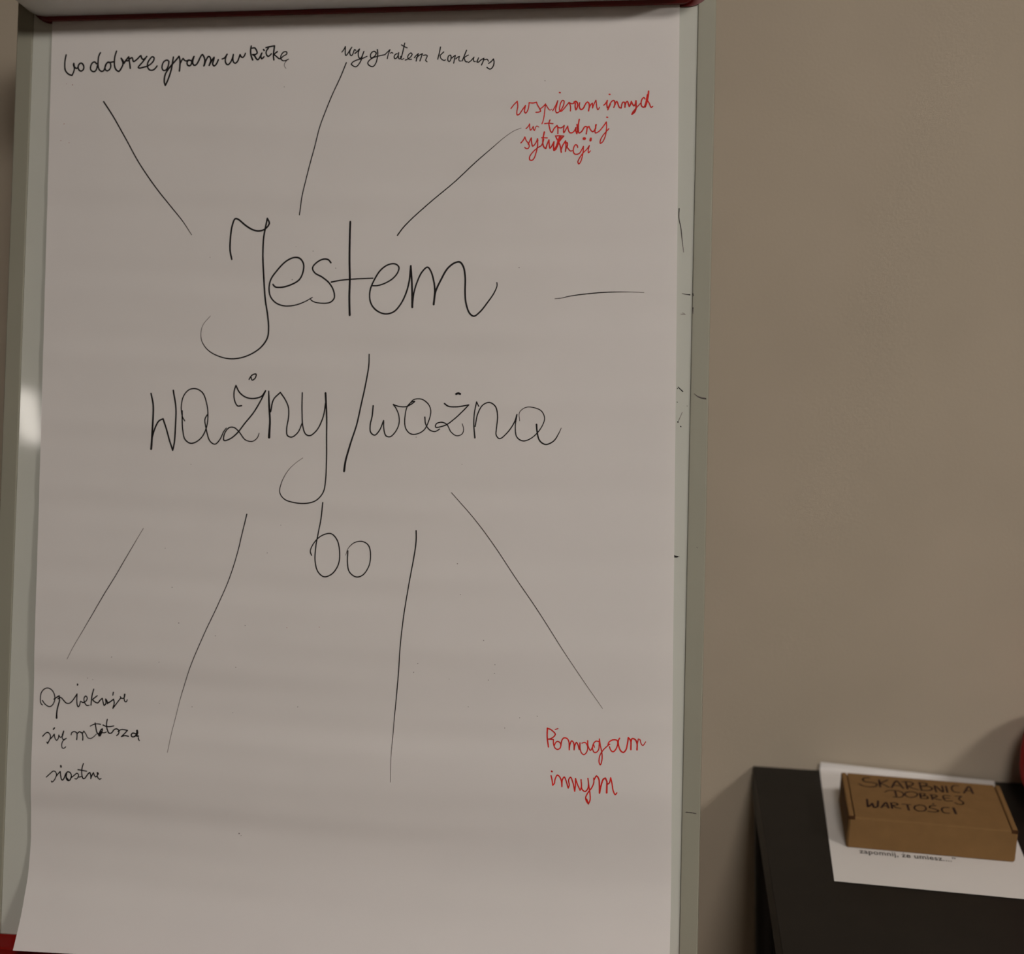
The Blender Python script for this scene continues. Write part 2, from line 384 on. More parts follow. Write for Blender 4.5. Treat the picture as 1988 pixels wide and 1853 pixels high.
    ('1330,5198 1351,5315 1401,5407 1466,5433 1526,5395 1548,5304 1541,5187 1540,5116 1574,5082 1644,5137 1713,5242 1738,5320 | 1724,5203 1743,5100 1803,5064 1880,5089 1969,5181 2008,5284 1978,5355 1899,5389 1821,5388 1763,5340 1765,5258', 1.18, 1.18, 0.65),
    ('1931,5225 1937,5167 1965,5071 2024,5033 2101,5066 2151,5144 2172,5194', 1.72, 1.34, 0.7),
  ]),
  ('handwriting', 'black', 'small black handwritten word bo at the centre', [
    ('-170,4425 -182,4284 -207,4127 -227,3982 -228,3850 -193,3743 -129,3697 -50,3729 8,3821 16,3941 -13,4060 -77,4121 -163,4104 -235,4042 -281,3945 -265,3903', 1.29, 1.24, 1.08),
    ('78,3914 100,3980 165,4041 245,4052 307,4012 328,3915 314,3810 257,3724 191,3705 122,3753 99,3843 98,3957', 0.43, 1.18, 1.29),
  ]),
  ('handwriting', 'black', 'black handwritten word Opiekuje', [
    ('-3017,2325 -3033,2337 -3042,2381 -3033,2450 -2998,2489 -2961,2497 -2918,2474 -2893,2431 -2889,2377 -2912,2327 -2940,2311 -2986,2331 -3020,2369', 1.08, 1.13, 1.18),
    ('-2898,2387 -2879,2400 -2843,2424 | -2838,2379 -2851,2320 -2859,2270 -2858,2202', 1.18, 1.45, 1.72),
    ('-2855,2393 -2826,2409 -2799,2386 -2766,2355 -2730,2354 -2704,2375 -2653,2450 | -2654,2387 -2648,2343 -2637,2321 -2622,2339 -2613,2378 -2589,2366 -2553,2386 -2544,2416 -2561,2434 -2578,2409 -2571,2370 -2546,2339 -2520,2343', 1.18, 1.18, 1.08),
    ('-2479,2504 -2495,2432 -2502,2344', 1.29, 1.29, 1.29),
    ('-2438,2441 -2466,2419 -2486,2401 -2459,2377 -2430,2369 -2408,2397 -2385,2417 | -2376,2383 -2362,2347 -2344,2370 -2349,2411 -2329,2380 -2329,2366', 1.13, 1.26, 1.4),
    ('-2326,2371 -2293,2391 -2266,2413 | -2257,2378 -2270,2322 | -2235,2369 -2189,2430', 1.4, 1.24, 1.08),
    ('-2196,2442 -2181,2425 -2155,2431 -2146,2466 | -2155,2427 -2143,2393 -2128,2396 -2122,2413', 1.08, 1.08, 1.08),
    ('-2151,2466 -2153,2441', 1.61, 1.51, 1.4),
    ('-2651,2547 -2651,2540', 1.61, 1.61, 1.61),
    ('-2270,2481 -2275,2453', 1.4, 1.29, 1.18),
    ('-2859,2226 -2856,2202', 1.72, 1.77, 1.83),
  ]),
  ('handwriting', 'black', 'black handwritten words sie mlodsza', [
    ('-2992,2015 -2967,2043 -2942,2057 -2914,2034 -2909,2008 -2921,1975 -2935,1946 | -2944,1959', 1.13, 1.16, 1.18),
    ('-2911,1991 -2889,2014 -2871,2041 | -2862,2004 -2843,1981 -2827,1998 -2822,2035 | -2805,2012 -2781,2029 -2774,2072 | -2786,2029 -2775,1992 -2741,2005 | -2776,1976 -2786,1938 -2777,1909 -2760,1906 -2742,1921', 1.18, 1.1, 1.02),
    ('-2883,2089 -2871,2103', 1.4, 1.4, 1.4),
    ('-2773,2075 -2777,2051', 1.51, 1.4, 1.29),
    ('-2692,2041 -2686,2065 -2655,2077 -2630,2062 | -2628,2030 -2631,1998', 0.97, 1.18, 1.4),
    ('-2627,2057 -2606,2077 -2576,2065 | -2567,2033 -2566,1996', 1.18, 1.26, 1.34),
    ('-2570,2065 -2560,2086 | -2535,2056 -2515,2022 -2486,2015 -2453,2033 -2424,2063', 1.18, 0.99, 0.81),
    ('-2495,2137 -2462,2155 -2422,2163 -2388,2159', 0.97, 1.08, 1.18),
    ('-2445,2170 -2434,2124 -2419,2077 -2403,2062 -2383,2100 -2366,2117 -2368,2085 -2385,2046 | -2397,2051 -2409,2067', 1.24, 1.32, 1.4),
    ('-2396,2046 -2377,2089', 1.61, 1.51, 1.4),
    ('-2367,2079 -2342,2078 -2319,2088', 1.08, 0.97, 0.86),
    ('-2321,2210 -2325,2167 -2316,2119 -2293,2077 -2267,2079 -2241,2114 -2213,2123 -2189,2103 -2195,2071 -2211,2057', 1.29, 1.29, 1.29),
    ('-2361,2154 -2329,2142 -2295,2140 -2247,2150', 1.24, 1.16, 1.08),
    ('-2200,2097 -2167,2117 -2127,2116 -2101,2112 | -2130,2079 -2162,2048 | -2123,2060 -2088,2054', 1.13, 1.18, 1.24),
    ('-2016,2084 -2045,2088 -2060,2069 -2048,2051 -2020,2057 -2005,2084 -2001,2114', 1.29, 1.34, 1.4),
    ('-2001,2114 -1994,2090 -2004,2063 -1983,2061', 2.04, 1.77, 1.51),
    ('-1982,2045 -1981,2029 -1972,2019', 1.29, 1.24, 1.18),
  ]),
  ('handwriting', 'black', 'black handwritten word siostre', [
    ('-2933,1612 -2896,1646 -2859,1676 -2836,1669 -2826,1642 -2836,1608 -2856,1576 -2874,1564 | -2879,1575', 1.13, 1.1, 1.08),
    ('-2831,1622 -2810,1650 -2787,1674 | -2781,1634 -2772,1597 -2760,1590 -2742,1616 -2728,1654 -2707,1676 -2682,1669 -2669,1646 -2671,1619 -2685,1592 -2703,1587 -2719,1603 -2724,1637 -2719,1661 | -2721,1617 -2692,1589', 1.18, 1.24, 1.29),
    ('-2669,1619 -2639,1643 -2609,1666 -2593,1653 -2596,1630 -2614,1608 -2631,1611', 1.13, 1.1, 1.08),
    ('-2594,1630 -2578,1630 -2561,1638', 1.08, 1.02, 0.97),
    ('-2544,1766 -2556,1726 -2560,1678 -2555,1642 -2543,1615 -2525,1620 -2508,1644 -2483,1675 -2473,1679 | -2463,1649 -2463,1619', 1.18, 1.24, 1.29),
    ('-2599,1702 -2562,1698 -2507,1691', 1.18, 1.13, 1.08),
    ('-2463,1623 -2451,1653 -2436,1681 | -2428,1658 -2412,1638 -2394,1656 -2391,1683 -2384,1670 -2396,1653 -2387,1630 -2369,1617 -2355,1626', 1.24, 1.16, 1.08),
    ('-2782,1733 -2779,1720', 1.61, 1.61, 1.61),
    ('-2395,1680 -2391,1663', 1.61, 1.51, 1.4),
    ('-2713,1610 -2703,1597', 1.51, 1.45, 1.4),
  ]),
  ('handwriting', 'red', 'red handwritten word Pomagam', [
    ('2110,2316 2110,2228 2124,2137', 1.4, 1.34, 1.29),
    ('2110,2313 2135,2308 2171,2283 2188,2261 2172,2236 2140,2216 2116,2211 | 2170,2210 | 2171,2172 2187,2131 2211,2118 2235,2130 2243,2157 2234,2183 2209,2194 2189,2178 2181,2154', 1.18, 1.16, 1.13),
    ('2243,2157 2251,2205 2268,2229 2298,2227 2317,2202 2325,2120 | 2329,2167 2346,2206 2365,2186 2371,2122 | 2377,2163 2391,2193 2407,2170 2420,2127 2425,2189', 1.24, 1.24, 1.24),
    ('2425,2189 2429,2130 2445,2093 2466,2081 2489,2101 2500,2145 2490,2180 2472,2197 2443,2187', 1.24, 1.1, 0.97),
    ('2498,2213 2502,2169 2527,2123 2547,2159 2555,2183 | 2565,2154', 1.29, 1.16, 1.02),
    ('2608,2209 2578,2213 2555,2189 2547,2142 2563,2107 2584,2108 2604,2132 2609,2174 2610,2235 | 2620,2174 2637,2105 2639,2035 2625,1993 2613,2016 2617,2075 2645,2128 2680,2165 2694,2177', 1.18, 1.16, 1.13),
    ('2709,2190 2694,2180 2700,2207 2737,2232 2779,2228 2785,2199 2769,2146 2743,2120 2722,2132 2707,2166', 1.29, 1.24, 1.18),
    ('2802,2250 2791,2229 2795,2176 2817,2130 2841,2119 2864,2144 2877,2203 2884,2259 | 2906,2234 2911,2149', 1.24, 1.4, 1.56),
    ('2909,2205 2920,2252 2950,2244 2968,2207 2969,2149', 1.24, 1.4, 1.56),
    ('2969,2196 2979,2251 | 2994,2246 3009,2203 3024,2192 3049,2228', 1.24, 1.05, 0.86),
    ('2185,2306 2212,2316', 0.97, 0.97, 0.97),
  ]),
  ('handwriting', 'red', 'red handwritten word innym', [
    ('2158,1869 2169,1826 2176,1780 | 2191,1797 2196,1833 2218,1878 2243,1858 2259,1818 2264,1771 | 2267,1836 2284,1863 2303,1826 2325,1760 | 2334,1787 2327,1839 2344,1863 2369,1812 2388,1733 | 2393,1795 2392,1854 | 2411,1802 2439,1745 | 2450,1775 2445,1845', 1.24, 1.24, 1.24),
    ('2449,1816 2456,1757 2486,1735 2510,1760 2517,1807 2510,1860 | 2521,1790 2534,1714 2535,1655 2520,1619 | 2500,1647 2493,1677 2513,1725 2548,1773 2567,1821 2566,1865', 1.24, 1.24, 1.24),
    ('2503,1665 2520,1619', 1.24, 1.32, 1.4),
    ('2570,1851 2592,1887 2614,1859 2621,1800 2624,1727 | 2636,1795 2658,1861 2676,1870 | 2691,1839 2692,1798 2692,1734', 1.29, 1.51, 1.72),
    ('2692,1810 2715,1828 2726,1876 | 2739,1830 2752,1760 2773,1720 2788,1738', 1.29, 1.26, 1.24),
    ('2161,1911 2166,1908', 1.61, 1.61, 1.61),
  ]),
  ('marker_line', 'black', 'black line fanning out to the upper left', [
    ('-2598,8463 -2475,8288 -2351,8084 -2191,7821 -2013,7581 -1847,7384 -1710,7226 -1613,7090', 1.51, 1.24, 0.75),
  ]),
  ('marker_line', 'black', 'black line rising to the top writing', [
    ('-66,8809 -118,8675 -212,8462 -304,8213 -369,7954 -434,7686 -477,7472 -501,7285', 1.29, 1.08, 1.08),
  ]),
  ('marker_line', 'black', 'black line curving up to the red writing', [
    ('503,7073 557,7148 642,7238 814,7390 1051,7592 1267,7793 1417,7924 1548,8036 1639,8097 1709,8124', 1.29, 1.13, 0.27),
  ]),
  ('marker_line', 'black', 'short level black line at the right', [
    ('2081,6449 2148,6455 2221,6473 2363,6493 2521,6508 2678,6514 2814,6514 2940,6509', 0.54, 1.02, 0.27),
  ]),
  ('marker_line', 'black', 'short black line slanting to the lower left', [
    ('-2011,4127 -2080,4008 -2181,3828 -2306,3607 -2447,3361 -2581,3123 -2686,2942 -2759,2797', 0.48, 0.91, 0.22),
  ]),
  ('marker_line', 'black', 'long wavy black line to the lower left', [
    ('-944,4293 -976,4140 -1018,3933 -1073,3725 -1188,3420 -1320,3127 -1448,2820 -1547,2526 -1621,2208 -1675,1914', 1.24, 0.91, 0.22),
  ]),
  ('marker_line', 'black', 'long black line running down the middle', [
    ('774,4171 778,4089 772,4003 740,3773 693,3457 660,3128 639,2741 609,2312 593,1986 593,1732', 1.4, 1.08, 0.32),
  ]),
  ('marker_line', 'black', 'long black line to the lower right', [
    ('1114,4549 1333,4316 1524,4079 1740,3777 1993,3431 2232,3081 2454,2768 2632,2525', 0.7, 0.81, 0.22),
  ]),
]
MARKS = [
  ('3258,7327 3258,7236 3277,7148 3292,7034 3309,6905', 1.02, 0.86, 0.43),
  ('3302,6507 3340,6498 3377,6494', 0.43, 0.81, 1.18),
  ('3406,6502 3412,6482', 0.97, 0.91, 0.86),
  ('3410,6366 3411,6310', 0.97, 0.75, 0.54),
  ('3294,6308 3339,6302', 0.24, 0.2, 0.16),
  ('3309,6320 3331,6311', 0.19, 0.17, 0.16),
  ('3283,5606 3329,5563', 0.86, 0.97, 1.08),
  ('3276,5594 3279,5591', 0.81, 0.81, 0.81),
  ('3277,5462 3279,5460', 0.81, 0.81, 0.81),
  ('3328,5365 3288,5268', 0.27, 0.46, 0.65),
  ('3286,5272 3289,5268', 1.18, 1.18, 1.18),
  ('3314,5229 3318,5226', 1.08, 1.08, 1.08),
  ('3371,5427 3374,5424', 0.54, 0.54, 0.54),
  ('3437,5542 3494,5505 3553,5495', 0.54, 0.75, 0.97),
  ('3469,5521 3506,5509 3553,5500', 0.27, 0.46, 0.65),
  ('3280,3987 3296,3984 3314,3985', 2.47, 1.83, 1.18),
  ('3314,3985 3328,3985', 0.86, 0.59, 0.32),
  ('3490,4080 3500,4072', 0.48, 0.43, 0.38),
  ('3437,1573 3481,1575 3533,1567', 0.65, 0.7, 0.75),
  ('3444,1577 3502,1572', 0.75, 0.54, 0.32),
]
SPECKS = [
  (-0.2940,0.8643,1.01,'r'), (-0.3007,0.8655,0.64,'r'), (-0.3013,0.8239,0.91,'r'), (-0.3045,0.8069,0.82,'r'), (-0.2955,0.8046,0.73,'r'), (-0.0698,0.8578,0.82,'k'), (-0.0348,0.6920,0.91,'k'), (-0.0555,0.6636,1.10,'k'), (-0.0111,0.6749,0.91,'k'), (-0.1412,0.6861,0.73,'k'), (0.1932,0.8588,0.91,'k'), (0.1724,0.6751,1.01,'k'), (-0.0524,0.6967,0.64,'k'), (-0.0718,0.3915,0.91,'k'), (-0.1538,0.4778,0.69,'k'), (-0.1774,0.3934,0.69,'k'), (-0.0592,0.4193,0.69,'k'), (-0.2289,0.2835,0.91,'k'), (-0.1685,0.3547,0.91,'k'), (-0.1600,0.3197,1.10,'k'), (-0.0915,0.3194,0.91,'b'), (-0.1218,0.3083,0.82,'k'), (-0.0999,0.2780,0.91,'k'), (-0.1443,0.2371,0.91,'k'), (-0.1782,0.2392,0.73,'k'), (-0.1022,0.2332,0.64,'k'), (-0.1793,0.2802,0.82,'k'), (0.0831,0.2884,0.91,'k'), (0.0792,0.2798,0.91,'k'), (0.1193,0.3861,1.01,'k'), (0.1233,0.3563,0.78,'k'), (0.1473,0.3130,0.91,'k'), (0.1589,0.2902,0.82,'k'), (0.1586,0.2818,0.82,'k'), (0.1527,0.2751,0.82,'k'), (0.1336,0.2486,0.78,'k'), (0.1143,0.2746,0.64,'k'), (0.1697,0.2299,0.91,'k'), (0.1840,0.2403,0.78,'k'), (0.2009,0.2425,0.91,'k'), (-0.0927,0.1147,1.37,'k'), (-0.0906,0.1128,0.73,'k'), (-0.0362,0.2415,0.91,'b'), (-0.0161,0.3204,0.73,'r'), (-0.0489,0.3188,0.73,'r'), (0.0749,0.5085,0.91,'k'), (0.1211,0.4826,0.69,'k'), (-0.2546,0.2613,0.82,'b'), (-0.2492,0.2600,0.64,'k')]
LID_WRITING = [
  ('316,98 265,109 235,167 264,222 338,227 384,258 370,322 310,355 229,346 180,295', 1.32, 1.2),
  ('424,137 419,332', 1.68, 1.56),
  ('521,116 428,228 | 466,261 518,321', 1.32, 1.32),
  ('546,325 623,126 677,317', 1.44, 1.56),
  ('581,257 663,254', 1.32, 1.32),
  ('726,124 726,317', 1.44, 1.44),
  ('684,133 768,115 806,148 782,214 730,239 | 789,293 847,321', 1.32, 1.2),
  ('880,112 882,334', 1.56, 1.44),
  ('888,110 957,116 950,179 897,210 979,203 1009,257 966,316 891,326', 1.32, 1.32),
  ('1044,340 1049,168 1119,324 1132,154', 1.32, 1.44),
  ('1174,151 1171,323', 1.44, 1.56),
  ('1318,111 1268,117 1234,189 1245,287 1307,304', 1.2, 1.2),
  ('1356,303 1441,105 1458,292', 1.32, 1.68),
  ('1391,226 1447,228', 1.2, 1.32),
  ('459,463 500,415 567,400 638,415 664,479 631,565 540,584', 1.08, 1.2),
  ('577,418 578,570', 1.44, 1.32),
  ('746,392 693,433 684,514 728,554 797,510 822,436 786,394 746,392', 1.2, 1.2),
  ('852,420 849,548', 1.44, 1.32),
  ('849,414 905,418 890,471 857,484 921,484 922,542 849,552', 1.2, 1.2),
  ('976,433 976,560', 1.44, 1.32),
  ('968,429 1032,435 1026,481 979,505 | 1026,540 1069,550', 1.2, 1.2),
  ('1187,418 1114,424 1120,559 1192,553', 1.14, 1.2),
  ('1113,492 1170,484', 1.08, 1.08),
  ('1245,406 1314,401 | 1275,478 1310,567 1295,619 1246,629 1218,596', 1.2, 1.32),
  ('238,706 231,908 | 267,853 288,801 | 302,912 341,876 | 358,729', 1.68, 1.56),
  ('379,896 444,749 458,889', 1.44, 1.56),
  ('403,844 451,843', 1.2, 1.32),
  ('499,757 498,890', 1.56, 1.44),
  ('492,749 556,741 568,781 510,812 | 544,862 590,875', 1.32, 1.2),
  ('619,755 715,750', 1.08, 1.08),
  ('674,758 678,900', 1.56, 1.68),
  ('812,733 759,779 746,857 784,902 841,884 873,821 858,749 812,733', 1.32, 1.32),
  ('988,721 930,739 917,784 969,811 1003,851 958,892 885,885', 1.32, 1.2),
  ('960,689 975,667', 1.08, 0.96),
  ('1128,740 1071,751 1043,814 1061,885 1116,889', 1.32, 1.2),
  ('1179,738 1186,887', 1.92, 1.92),
]

# ------------------------------------------------------------------ materials
M_wall = mat('wall_paint', (0.46, 0.40, 0.32), rough=0.9, spec=0.2, noise=0.035, nscale=6, bump=0.2, bscale=320, bdist=0.0012)
M_roomwall = mat('room_paint', (0.33, 0.30, 0.26), rough=0.9, spec=0.2, noise=0.02, nscale=4)
M_ceiling = mat('ceiling_paint', (0.50, 0.48, 0.45), rough=0.9, spec=0.2, noise=0.02, nscale=5)
M_floor = mat('floor_vinyl', (0.16, 0.12, 0.09), rough=0.5, noise=0.15, nscale=8)
M_paper = mat('sheet_paper', (0.79, 0.765, 0.76), rough=0.85, spec=0.15, noise=0.012, nscale=12, bump=0.12, bscale=900, bdist=0.0003)
M_copy = mat('copier_paper', (0.69, 0.67, 0.66), rough=0.85, spec=0.15, noise=0.012, nscale=12, bump=0.1, bscale=900, bdist=0.0003)
M_white = mat('whiteboard_enamel', (0.55, 0.565, 0.52), rough=0.05, spec=0.5, noise=0.02, nscale=9)
M_frame = mat('frame_grey_green', (0.285, 0.28, 0.225), rough=0.55, spec=0.5, noise=0.04, nscale=7)
M_cover = mat('clamp_grey_plastic', (0.70, 0.71, 0.69), rough=0.4, spec=0.5, noise=0.03, nscale=10)
M_red = mat('glossy_red_plastic', (0.26, 0.009, 0.007), rough=0.25, spec=0.5, coat=0.25, noise=0.05, nscale=10)
M_red_shaded = mat('shaded_red_plastic', (0.12, 0.006, 0.005), rough=0.3, spec=0.4, noise=0.05, nscale=10)  # the tray's red, darkened to paint in the shade under the clamp cover
M_ink = mat('black_marker_ink', (0.008, 0.0055, 0.006), rough=0.6, spec=0.25, noise=0.2, nscale=120)
M_inkred = mat('red_marker_ink', (0.60, 0.014, 0.008), rough=0.6, spec=0.25, noise=0.22, nscale=160)
M_fleck = mat('ink_speck', (0.16, 0.13, 0.13), rough=0.7, noise=0.2, nscale=100)
M_fleckred = mat('red_speck', (0.36, 0.10, 0.08), rough=0.7, noise=0.2, nscale=100)
M_table = mat('charcoal_laminate', (0.0105, 0.0085, 0.007), rough=0.5, spec=0.25, noise=0.1, nscale=30)
M_leg = mat('black_steel', (0.006, 0.005, 0.0045), rough=0.45, spec=0.3, noise=0.1, nscale=30)
M_card = mat('brown_cardboard', (0.205, 0.115, 0.045), rough=0.85, spec=0.15, noise=0.05, nscale=60, bump=0.1, bscale=700, bdist=0.0003)
M_slit = mat('cardboard_cut_edge', (0.06, 0.026, 0.010), rough=0.9, spec=0.1, noise=0.1, nscale=60)
M_lidink = mat('dark_marker_on_card', (0.022, 0.008, 0.006), rough=0.7, spec=0.2, noise=0.2, nscale=200)
M_print = mat('printed_toner', (0.03, 0.025, 0.025), rough=0.7, noise=0.2, nscale=200)
M_bag = mat('red_fabric', (0.42, 0.012, 0.014), rough=0.75, spec=0.2, noise=0.1, nscale=60, bump=0.2, bscale=500)
M_lampframe = mat('lamp_white_metal', (0.7, 0.7, 0.68), rough=0.4, noise=0.02, nscale=20)
# a little light passes through the paper
_nt = M_paper.node_tree
_tr = _nt.nodes.new('ShaderNodeBsdfTranslucent')
_tr.inputs[0].default_value = (0.8, 0.77, 0.74, 1)
_mx = _nt.nodes.new('ShaderNodeMixShader')
_mx.inputs[0].default_value = 0.12
_nt.links.new(_nt.nodes['Principled BSDF'].outputs[0], _mx.inputs[1])
_nt.links.new(_tr.outputs[0], _mx.inputs[2])
_nt.links.new(_mx.outputs[0], _nt.nodes['Material Output'].inputs[0])

# marker ink thins out where the pen runs dry or lifts
for _m, _c in ((M_ink, (0.30, 0.26, 0.25, 1)), (M_inkred, (0.62, 0.25, 0.20, 1))):
    _nt = _m.node_tree
    _b = _nt.nodes['Principled BSDF']
    _src = _b.inputs['Base Color'].links[0].from_socket
    _at = _nt.nodes.new('ShaderNodeAttribute')
    _at.attribute_name = 'ink'
    _mc = _nt.nodes.new('ShaderNodeMix')
    _mc.data_type = 'RGBA'
    _nt.links.new(_at.outputs['Fac'], _mc.inputs[0])
    _mc.inputs[6].default_value = _c
    _nt.links.new(_src, _mc.inputs[7])
    _nt.links.new(_mc.outputs[2], _b.inputs['Base Color'])

def glow_mat(name, power):
    m = bpy.data.materials.new(name)
    m.use_nodes = True
    nt = m.node_tree
    nt.nodes.clear()
    em = nt.nodes.new('ShaderNodeEmission')
    em.inputs[0].default_value = LAMP_COL
    em.inputs[1].default_value = power
    ou = nt.nodes.new('ShaderNodeOutputMaterial')
    nt.links.new(em.outputs[0], ou.inputs[0])
    return m
M_glow = glow_mat('lamp_diffuser', LAMP)
M_bright = glow_mat('lamp_diffuser_bright', LAMP * 1.5)
M_dim = glow_mat('lamp_diffuser_dim', LAMP_DIM)

# ------------------------------------------------------------------ room shell
YW = 1.7694            # face of the wall behind the flipchart
X0, X1, Y0, ZC = -5.4, 3.9, -5.6, 3.2
def shell(name, dims, m):
    o = box_obj(name, dims, m)
    o['kind'] = 'structure'
    return o
shell('wall_back', (X0 - .1, X1 + .1, YW, YW + .1, 0, ZC), M_wall)
shell('wall_front', (X0 - .1, X1 + .1, Y0 - .1, Y0, 0, ZC), M_roomwall)
shell('wall_left', (X0 - .1, X0, Y0, YW, 0, ZC), M_roomwall)
shell('wall_right', (X1, X1 + .1, Y0, YW, 0, ZC), M_roomwall)
shell('floor', (X0 - .1, X1 + .1, Y0 - .1, YW + .1, -.1, 0), M_floor)
shell('ceiling', (X0 - .1, X1 + .1, Y0 - .1, YW + .1, ZC, ZC + .1), M_ceiling)

def ceiling_light(x, y, sx, sy, rz, label, glow):
    e = empty('ceiling_light', Matrix.Translation((x, y, ZC)) @ Matrix.Rotation(rz, 4, 'Z'), label, 'ceiling light')
    bm = bmesh.new()
    t, hgt = .02, .05
    add_box(bm, -sx / 2 - t, -sx / 2, -sy / 2 - t, sy / 2 + t, -hgt, -.001)
    add_box(bm, sx / 2, sx / 2 + t, -sy / 2 - t, sy / 2 + t, -hgt, -.001)
    add_box(bm, -sx / 2, sx / 2, -sy / 2 - t, -sy / 2, -hgt, -.001)
    add_box(bm, -sx / 2, sx / 2, sy / 2, sy / 2 + t, -hgt, -.001)
    bm_obj('housing', bm, M_lampframe, e)
    box_obj('diffuser', (-sx / 2, sx / 2, -sy / 2, sy / 2, -.045, -.035), glow, e)
    return e
ceiling_light(2.56, -0.65, .6, .6, 0, 'bright square ceiling panel light nearest the table, on its right', M_bright)
ceiling_light(0.40, -0.95, .6, .6, 0, 'square ceiling panel light over the middle of the room, above the viewer', M_glow)
ceiling_light(-4.27, -4.52, .15, 1.05, math.radians(-24.4), 'slim dimmed ceiling batten light in the far left corner', M_dim)

# ------------------------------------------------------------------ flipchart
BO = Vector((-0.277946, 1.311527, 0.7075))
RT = Vector((0.997479, -0.055447, 0.044294))
UP = Vector((-0.028727, 0.255256, 0.966446))
NN = Vector((-0.064893, -0.965282, 0.253019))        # out of the board, towards the viewer
BM = Matrix((RT, -NN, UP)).transposed().to_4x4()     # local x along, y into the board, z up
BM.translation = BO
chart = empty('flipchart', BM, 'grey framed flipchart easel leaning back before the wall, with red and grey top clamp', 'flipchart')
HW = 0.34
board = box_obj('whiteboard', (-HW, HW, 0.0, .012, -.012, .99), M_white, chart)
tag(board, 'white enamel writing surface with stray pen marks')
# side rails: raised inner lip, then a slightly rounded face
def rail(sg):
    prof = [(0.3402, .0125), (0.3402, -.0010), (0.3407, -.0015), (0.3415, -.0016), (0.3564, -.0014), (0.3571, -.0010), (0.3572, .0022), (0.3572, .014), (0.353, .018), (0.3402, .018)]
    bm = bmesh.new()
    a = [bm.verts.new((sg * x, y, -.016)) for x, y in prof]
    b = [bm.verts.new((sg * x, y, 1.0)) for x, y in prof]
    n = len(prof)
    for k in range(n):
        bm.faces.new((a[k], a[(k + 1) % n], b[(k + 1) % n], b[k]))
    bm.faces.new(a)
    bm.faces.new(b)
    return bm_obj('side_rail', bm, M_frame, chart)
rail(-1)
rail(1)
# stray marks on the board
V, F = [], []
pl = lambda x, y, l: (x, -.00025 - l, y)
plr = lambda x, y, l: (x, -.0022 - l, y)
for s, a, b, c in MARKS:
    xs = [int(t.split(',')[0]) for t in s.split() if t != '|']
    V, F, D = [], [], []
    on_rail = min(xs) > 3400
    if on_rail:
        fx = lambda x, y, l: (min(x, .3552), -.0019 - l, y)
        stroke(V, F, s, a, b, c, fx, dens=D)
        tag(mesh_obj('pen_mark', V, F, M_ink, chart, ink=D), 'short dark pen mark on the side rail')
    else:
        stroke(V, F, s, a, b, c, pl, dens=D)
        mesh_obj('pen_mark', V, F, M_ink, board, ink=D)

# top clamp: red back plate behind the paper, red lip and grey cover in front of it
def plate(x0, x1, z0, z1, r, y0, y1, n=10):
    pts = []
    for cx, cz, a0 in ((x1 - r, z0 + r, -90), (x1 - r, z1 - r, 0), (x0 + r, z1 - r, 90), (x0 + r, z0 + r, 180)):
        for k in range(n + 1):
            t = math.radians(a0 + 90 * k / n)
            pts.append((cx + r * math.cos(t), cz + r * math.sin(t)))
    bm = bmesh.new()
    a = [bm.verts.new((x, y0, z)) for x, z in pts]
    b = [bm.verts.new((x, y1, z)) for x, z in pts]
    m = len(pts)
    for k in range(m):
        bm.faces.new((a[k], a[(k + 1) % m], b[(k + 1) % m], b[k]))
    bm.faces.new(a)
    bm.faces.new(b)
    return bm
def dome(x0, x1, z0, z1, r, rings, n=10):
    """rounded bar built of rings (inset, y); bulges towards the viewer"""
    bm = bmesh.new()
    R = []
    for ins, y in rings:
        pts = []
        rr = max(.002, r - ins)
        for cx, cz, a0 in ((x1 - r, z0 + r, -90), (x1 - r, z1 - r, 0), (x0 + r, z1 - r, 90), (x0 + r, z0 + r, 180)):
            for k in range(n + 1):
                t = math.radians(a0 + 90 * k / n)
                pts.append(bm.verts.new((cx + rr * math.cos(t), y, cz + rr * math.sin(t))))
        R.append(pts)
    for A, B in zip(R, R[1:]):
        m = len(A)
        for k in range(m):
            bm.faces.new((A[k], A[(k + 1) % m], B[(k + 1) % m], B[k]))
    bm.faces.new(R[0])
    bm.faces.new(R[-1])
    return bm
clamp = bm_obj('top_clamp', dome(-.3558, .3545, .9338, 1.015, .0345, [(0, -.0075), (.0005, -.032), (.0012, -.054), (.0026, -.061), (.0055, -.066), (.010, -.0695), (.016, -.0715), (.022, -.072)]), M_cover, chart, smooth=False)
clamp.data.polygons.foreach_set('use_smooth', [len(p.vertices) == 4 for p in clamp.data.polygons])
tag(clamp, 'rounded grey cover of the paper clamp')
tag(bm_obj('clamp_back_plate', plate(-.3425, .3545, .9288, .997, .024, -.0002, -.0020), M_red_shaded, clamp), 'red plate behind the paper, with shade painted into its colour')
tag(bm_obj('clamp_lip', plate(-.3345, .3400, .9299, .990, .015, -.0045, -.0086), M_red_shaded, clamp), 'red lip pressing on the paper, with shade painted into its colour')

# pen tray along the lower edge
prof = [(-.0002, .0012), (-.0030, .0012), (-.0034, .0008), (-.0034, -.0118), (-.0048, -.0134), (-.060, -.0150), (-.0625, -.0135), (-.0632, -.004), (-.0645, -.0022), (-.0662, -.003), (-.0668, -.016), (-.064, -.0185), (.004, -.0185), (.004, -.0005)]
bm = bmesh.new()
extrude_profile(bm, prof, -.3566, .3566)
tray = bm_obj('pen_tray', bm, M_red, chart)
tag(tray, 'glossy red pen tray')

